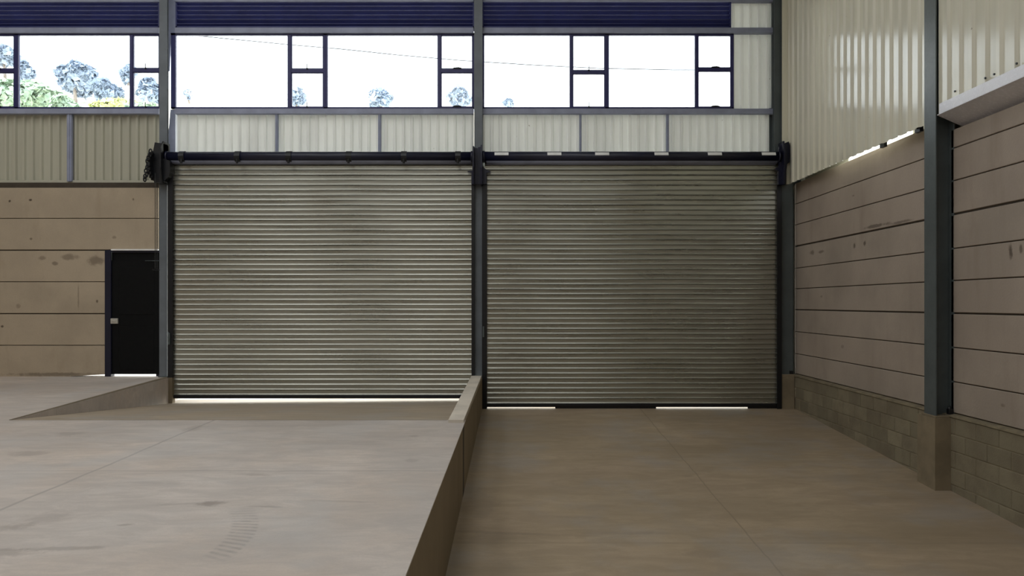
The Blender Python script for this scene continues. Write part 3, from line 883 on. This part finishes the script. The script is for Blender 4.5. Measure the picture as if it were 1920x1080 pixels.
# block plinth
XP = 5.19
m = MB()
ch, bl_ = 0.2, 0.4
top = 0.44
row = 0; z = top
while z > -1.3:
    y = YR - (0.2 if row % 2 else 0)
    while y < 13.95:
        y1 = min(y + bl_, 13.97)
        if z > zl(min(y1, 13.97)) - 0.05 and y > 1.0:
            m.box(XP + random.uniform(-0.003, 0.003), XP + 0.2, y + 0.006, y1 - 0.006, z - ch + 0.006, z - 0.006, 0.004)
        y += bl_
    z -= ch; row += 1
o = m.build('baseboard_right', M['block'])
tag(o, 'cement block plinth along the foot of the right wall', 'plinth', kind='structure')
m = MB(); m.box(XP + 0.006, XP + 0.19, YR, 13.97, -1.3, top)
m.hexa([(XP - 0.012, YR, top), (XP - 0.012, 13.97, top), (XP + 0.2, 13.97, top), (XP + 0.2, YR, top), (XP - 0.01, YR, top + 0.022), (XP - 0.01, 13.97, top + 0.022), (XP + 0.2, 13.97, top + 0.05), (XP + 0.2, YR, top + 0.05)])
m.build('mortar', M['mortar'], o)

# right-hand column on its concrete pier
XC = 5.035
CR = thing('column', (5.15, 9.05, zl(9)), 'dark grey steel column on a concrete pier against the right wall', 'column', kind='structure')
m = MB()
m.box(XC, XC + 0.016, YCN, YCF, 0.445, ROOF, 0.002); m.box(XW + 0.0, XW + 0.016, YCN, YCF, 0.445, ROOF, 0.002)
m.box(XC + 0.016, XW, 9.045, 9.06, 0.445, ROOF)
m.build('section', M['steel_dark'], CR)
m = MB(); m.box(XC - 0.02, XW + 0.02, YCN - 0.03, YCF + 0.03, 0.425, 0.447, 0.003); m.build('base_plate', M['pier'], CR)
m = MB(); m.box(XC + 0.15, XC + 0.2, YCN - 0.02, YCN + 0.04, 0.445, 0.53, 0.004); m.tube([(XC + 0.17, YCN + 0.01, 0.45), (XC + 0.17, YCN + 0.01, 0.56)], 0.018, 8); m.build('anchor_bolt', M['black'], CR)
m = MB(); m.hexa([(XC - 0.035, YCN - 0.05, -0.75), (XW, YCN - 0.05, -0.75), (XW, YCF + 0.09, -0.75), (XC - 0.035, YCF + 0.09, -0.75),
                  (XC - 0.035, YCN - 0.05, 0.425), (XW, YCN - 0.05, 0.425), (XW, YCF + 0.09, 0.425), (XC - 0.035, YCF + 0.09, 0.425)])
m.build('pier', M['pier'], CR)

# ------------------------------------------------------------------ rest of the hall (out of view)
m = MB(); m.box(XL - 0.2, XL, YR, 14.2, -1.5, ROOF); o = m.build('wall_left', M['panel_left']); tag(o, 'concrete wall on the far left of the hall', 'wall', kind='structure')
m = MB(); m.box(XL, 5.6, YR - 0.2, YR, -1.5, ROOF); o = m.build('wall_rear', M['panel_left']); tag(o, 'concrete wall behind the viewer', 'wall', kind='structure')
m = MB(); m.box(XL - 0.2, 5.6, YR - 0.2, 14.3, ROOF, ROOF + 0.1); o = m.build('ceiling', M['ceil']); tag(o, 'grey sheet roof over the hall', 'ceiling', kind='structure')

# ------------------------------------------------------------------ outside: hill, trees, cable
def lerp_tab(tab, x):
    for (a, b), (c, d) in zip(tab, tab[1:]):
        if x <= c: return b + (d - b) * max(0, (x - a)) / (c - a)
    return tab[-1][1]
HT = [(-400, 132), (0, 140), (100, 144), (150, 166), (230, 158), (298, 150), (360, 205), (600, 206), (1000, 210), (1500, 220), (2400, 240)]
HY = 64.0
m = MB(); n0 = len(m.v); cols = 120; pys = [24, 30, 36, 42, 48, 54, 60, 64, 75]
for i in range(cols + 1):
    px = -400 + 2800 * i / cols
    ztop = PZ(lerp_tab(HT, px) + 3 * math.sin(px * 0.05), HY); X = PX(px, HY)
    for y in pys:
        k_ = min(1, (y - 24) / (HY - 24)); s = k_ * k_ * (3 - 2 * k_) * 0.35 + k_ * 0.65
        zz = -0.4 + (ztop + 0.4) * s - (2.5 if y > 70 else 0)
        m.v.append((X, y, zz))
for i in range(cols):
    for j in range(len(pys) - 1):
        a = n0 + i * len(pys) + j
        m.f.append((a, a + len(pys), a + len(pys) + 1, a + 1)); m.s.append(True)
o = m.build('hill', M['hill']); tag(o, 'dry pale hillside behind the leftmost windows', 'hill', kind='structure')


def hillz(X, y):
    px = VX + X * F / HY
    ztop = PZ(lerp_tab(HT, px) + 3 * math.sin(px * 0.05), HY)
    k_ = max(0, min(1, (y - 24) / (HY - 24))); s = k_ * k_ * (3 - 2 * k_) * 0.35 + k_ * 0.65
    return -0.4 + (ztop + 0.4) * s


def tree(px, py, rpx, rpy, Y, mat, label, n=900, leaf=0.34, blobs=6):
    X, Z = PX(px, Y), PZ(py, Y); rx_, rz_ = rpx * Y / F, rpy * Y / F
    g = hillz(X, Y) - 0.3
    T = thing('tree', (X, Y, min(g, Z - rz_)), label, 'tree', 'trees on the hillside outside')
    rnd = random.Random(int(px * 13 + py))
    cs = [(0, 0, 0, 0.62)]
    for i in range(blobs):
        a = rnd.uniform(0, 6.28); q = rnd.uniform(0.35, 0.62)
        cs.append((math.cos(a) * q, rnd.uniform(-0.5, 0.5), math.sin(a) * q, rnd.uniform(0.3, 0.48)))
    m = MB()
    for i in range(n):
        bxx, byy, bzz, br_ = rnd.choice(cs)
        d = Vector((rnd.gauss(0, 1), rnd.gauss(0, 1), rnd.gauss(0, 1))).normalized() * br_ * rnd.uniform(0.72, 1.05)
        p = Vector((X + (bxx + d.x) * rx_, Y + (byy + d.y) * rx_, Z + (bzz + d.z) * rz_))
        nrm = (d + Vector((rnd.uniform(-.5, .5), rnd.uniform(-.5, .5), rnd.uniform(-.2, .7)))).normalized()
        u = nrm.orthogonal().normalized(); v = nrm.cross(u); s = leaf * rnd.uniform(0.6, 1.3); a = rnd.uniform(0, 6.28)
        u, v = u * math.cos(a) + v * math.sin(a), v * math.cos(a) - u * math.sin(a)
        m.face([p - u * s, p - v * s * 0.6 + nrm * s * 0.1, p + u * s, p + v * s * 0.6 + nrm * s * 0.1])
    m.build('foliage', M[mat], T)
    m = MB(); tw = max(0.08, rx_ * 0.07)
    zt = Z + rz_ * 0.3
    m.tube([(X + 0.1, Y, min(g, Z - rz_)), (X, Y, Z - rz_ * 0.6), (X - 0.05, Y, Z), (X, Y, zt)], [tw * 1.4, tw, tw * 0.7, tw * 0.3], 8)
    for i in range(4):
        bxx, byy, bzz, br_ = cs[i + 1]
        m.tube([(X, Y, Z - rz_ * 0.45), (X + bxx * rx_ * 0.5, Y + byy * rx_ * 0.5, Z + bzz * rz_ * 0.4), (X + bxx * rx_ * 0.9, Y + byy * rx_ * 0.9, Z + bzz * rz_ * 0.8)], [tw * 0.6, tw * 0.4, tw * 0.15], 6)
    m.build('trunk', M['bark'], T)
    return T


tree(8, 108, 30, 24, 62, 'leaf_haze', 'tree crown cut by the left edge, highest in the leftmost window', 900)
tree(50, 134, 13, 20, 58, 'leaf_haze', 'slim tree just right of the leftmost thick window frame', 500, 0.3)
tree(62, 184, 92, 36, 44, 'leaf_green', 'broad green tree filling the foot of the leftmost window', 2600, 0.3, 9)
tree(140, 146, 40, 34, 54, 'leaf_haze', 'large hazy blue-green tree in the middle of the leftmost big pane', 1800, 0.3, 8)
tree(200, 172, 26, 24, 49.5, 'leaf_haze', 'smaller dark tree right of the large one in the leftmost big pane', 900, 0.3)
tree(240, 140, 13, 24, 62, 'leaf_haze', 'slim tall tree behind the mullion of the leftmost window', 500, 0.3)
tree(277, 176, 32, 30, 50, 'leaf_haze', 'leafy tree in the lower small casement beside the first column', 1200, 0.28)
tree(212, 200, 48, 16, 40, 'leaf_yellow', 'low yellow-green tree at the foot of the leftmost big pane', 1200, 0.22)
tree(120, 205, 40, 20, 38, 'leaf_green', 'low green tree in front of the broad one in the leftmost window', 1500, 0.22)
tree(265, 205, 30, 14, 38, 'leaf_green', 'low green tree at the foot of the leftmost window beside its mullion', 900, 0.2)
tree(556, 180, 17, 18, 70, 'leaf_haze', 'small haze-pale tree behind the first casements over the left shutter', 500, 0.36)
tree(714, 184, 30, 18, 70, 'leaf_haze', 'wide haze-pale tree at the foot of the second big pane over the left shutter', 700, 0.36)
tree(857, 184, 27, 21, 70, 'leaf_haze', 'round haze-pale tree in the lower casement beside the middle column', 700, 0.36)
tree(353, 176, 7, 14, 70, 'leaf_haze', 'thin sparse tree close right of the first column', 60, 0.25)
tree(955, 194, 11, 10, 70, 'leaf_haze', 'tiny treetop at the foot of the first pane over the right shutter', 160, 0.3)

m = MB(); pts = []
YL = 40.0
for (px, py) in ((-200, 22), (330, 63), (420, 72), (545, 84), (640, 92), (745, 103), (860, 113), (1000, 122), (1120, 128), (1260, 131), (1400, 131), (1700, 126)):
    pts.append((PX(px, YL), YL, PZ(py, YL)))
m.tube(pts, 0.024, 6)
o = m.build('power_line', M['cable'], None, pts[0]); tag(o, 'thin dark overhead cable sagging across the sky outside the windows', 'power line')

# ------------------------------------------------------------------ light
w = bpy.data.worlds.new('sky'); S.world = w; w.use_nodes = True
bg = w.node_tree.nodes['Background']; bg.inputs[0].default_value = (0.90, 0.95, 1.0, 1); bg.inputs[1].default_value = 4.0


def lamp(name, kind, loc, rot, energy, color=(1, 1, 1), **k):
    d = bpy.data.lights.new(name, kind); d.energy = energy; d.color = color
    for a, b in k.items(): setattr(d, a, b)
    o = bpy.data.objects.new(name, d); COL.objects.link(o); o.location = loc; o.rotation_euler = rot
    return o


sd = Vector((0.55, 0.035, -0.83))       # along the front of the building, just clear of it
lamp('sun', 'SUN', (30, 18, 40), sd.to_track_quat('-Z', 'Y').to_euler(), 8.0, (1, 0.98, 0.95), angle=math.radians(0.6))
for (x, y, e) in ((-10.5, 1.5, 290), (-6.5, 1.5, 310), (-2.5, 1.5, 310), (1.6, 1.5, 140)):
    lamp('rooflight', 'AREA', (x, y, ROOF - 0.05), (0, 0, 0), e, (0.97, 0.985, 1.0), shape='RECTANGLE', size=2.4, size_y=21)

# ------------------------------------------------------------------ camera and view
cd = bpy.data.cameras.new('camera'); cam = bpy.data.objects.new('camera', cd); COL.objects.link(cam)
cam.location = (0, 0, EYE); cam.rotation_euler = (math.pi / 2, 0, 0)
cd.sensor_width = 36; cd.lens = F / 1920 * 36
cd.shift_x = (960 - VX) / 1920; cd.shift_y = (VY - 540) / 1920
cd.clip_end = 500
S.camera = cam
S.view_settings.view_transform = 'Standard'; S.view_settings.look = 'None'
S.view_settings.exposure = 0.0; S.view_settings.gamma = 1.0
S.view_settings.use_curve_mapping = False
for o in S.objects:
    if '_at' in o: del o['_at']
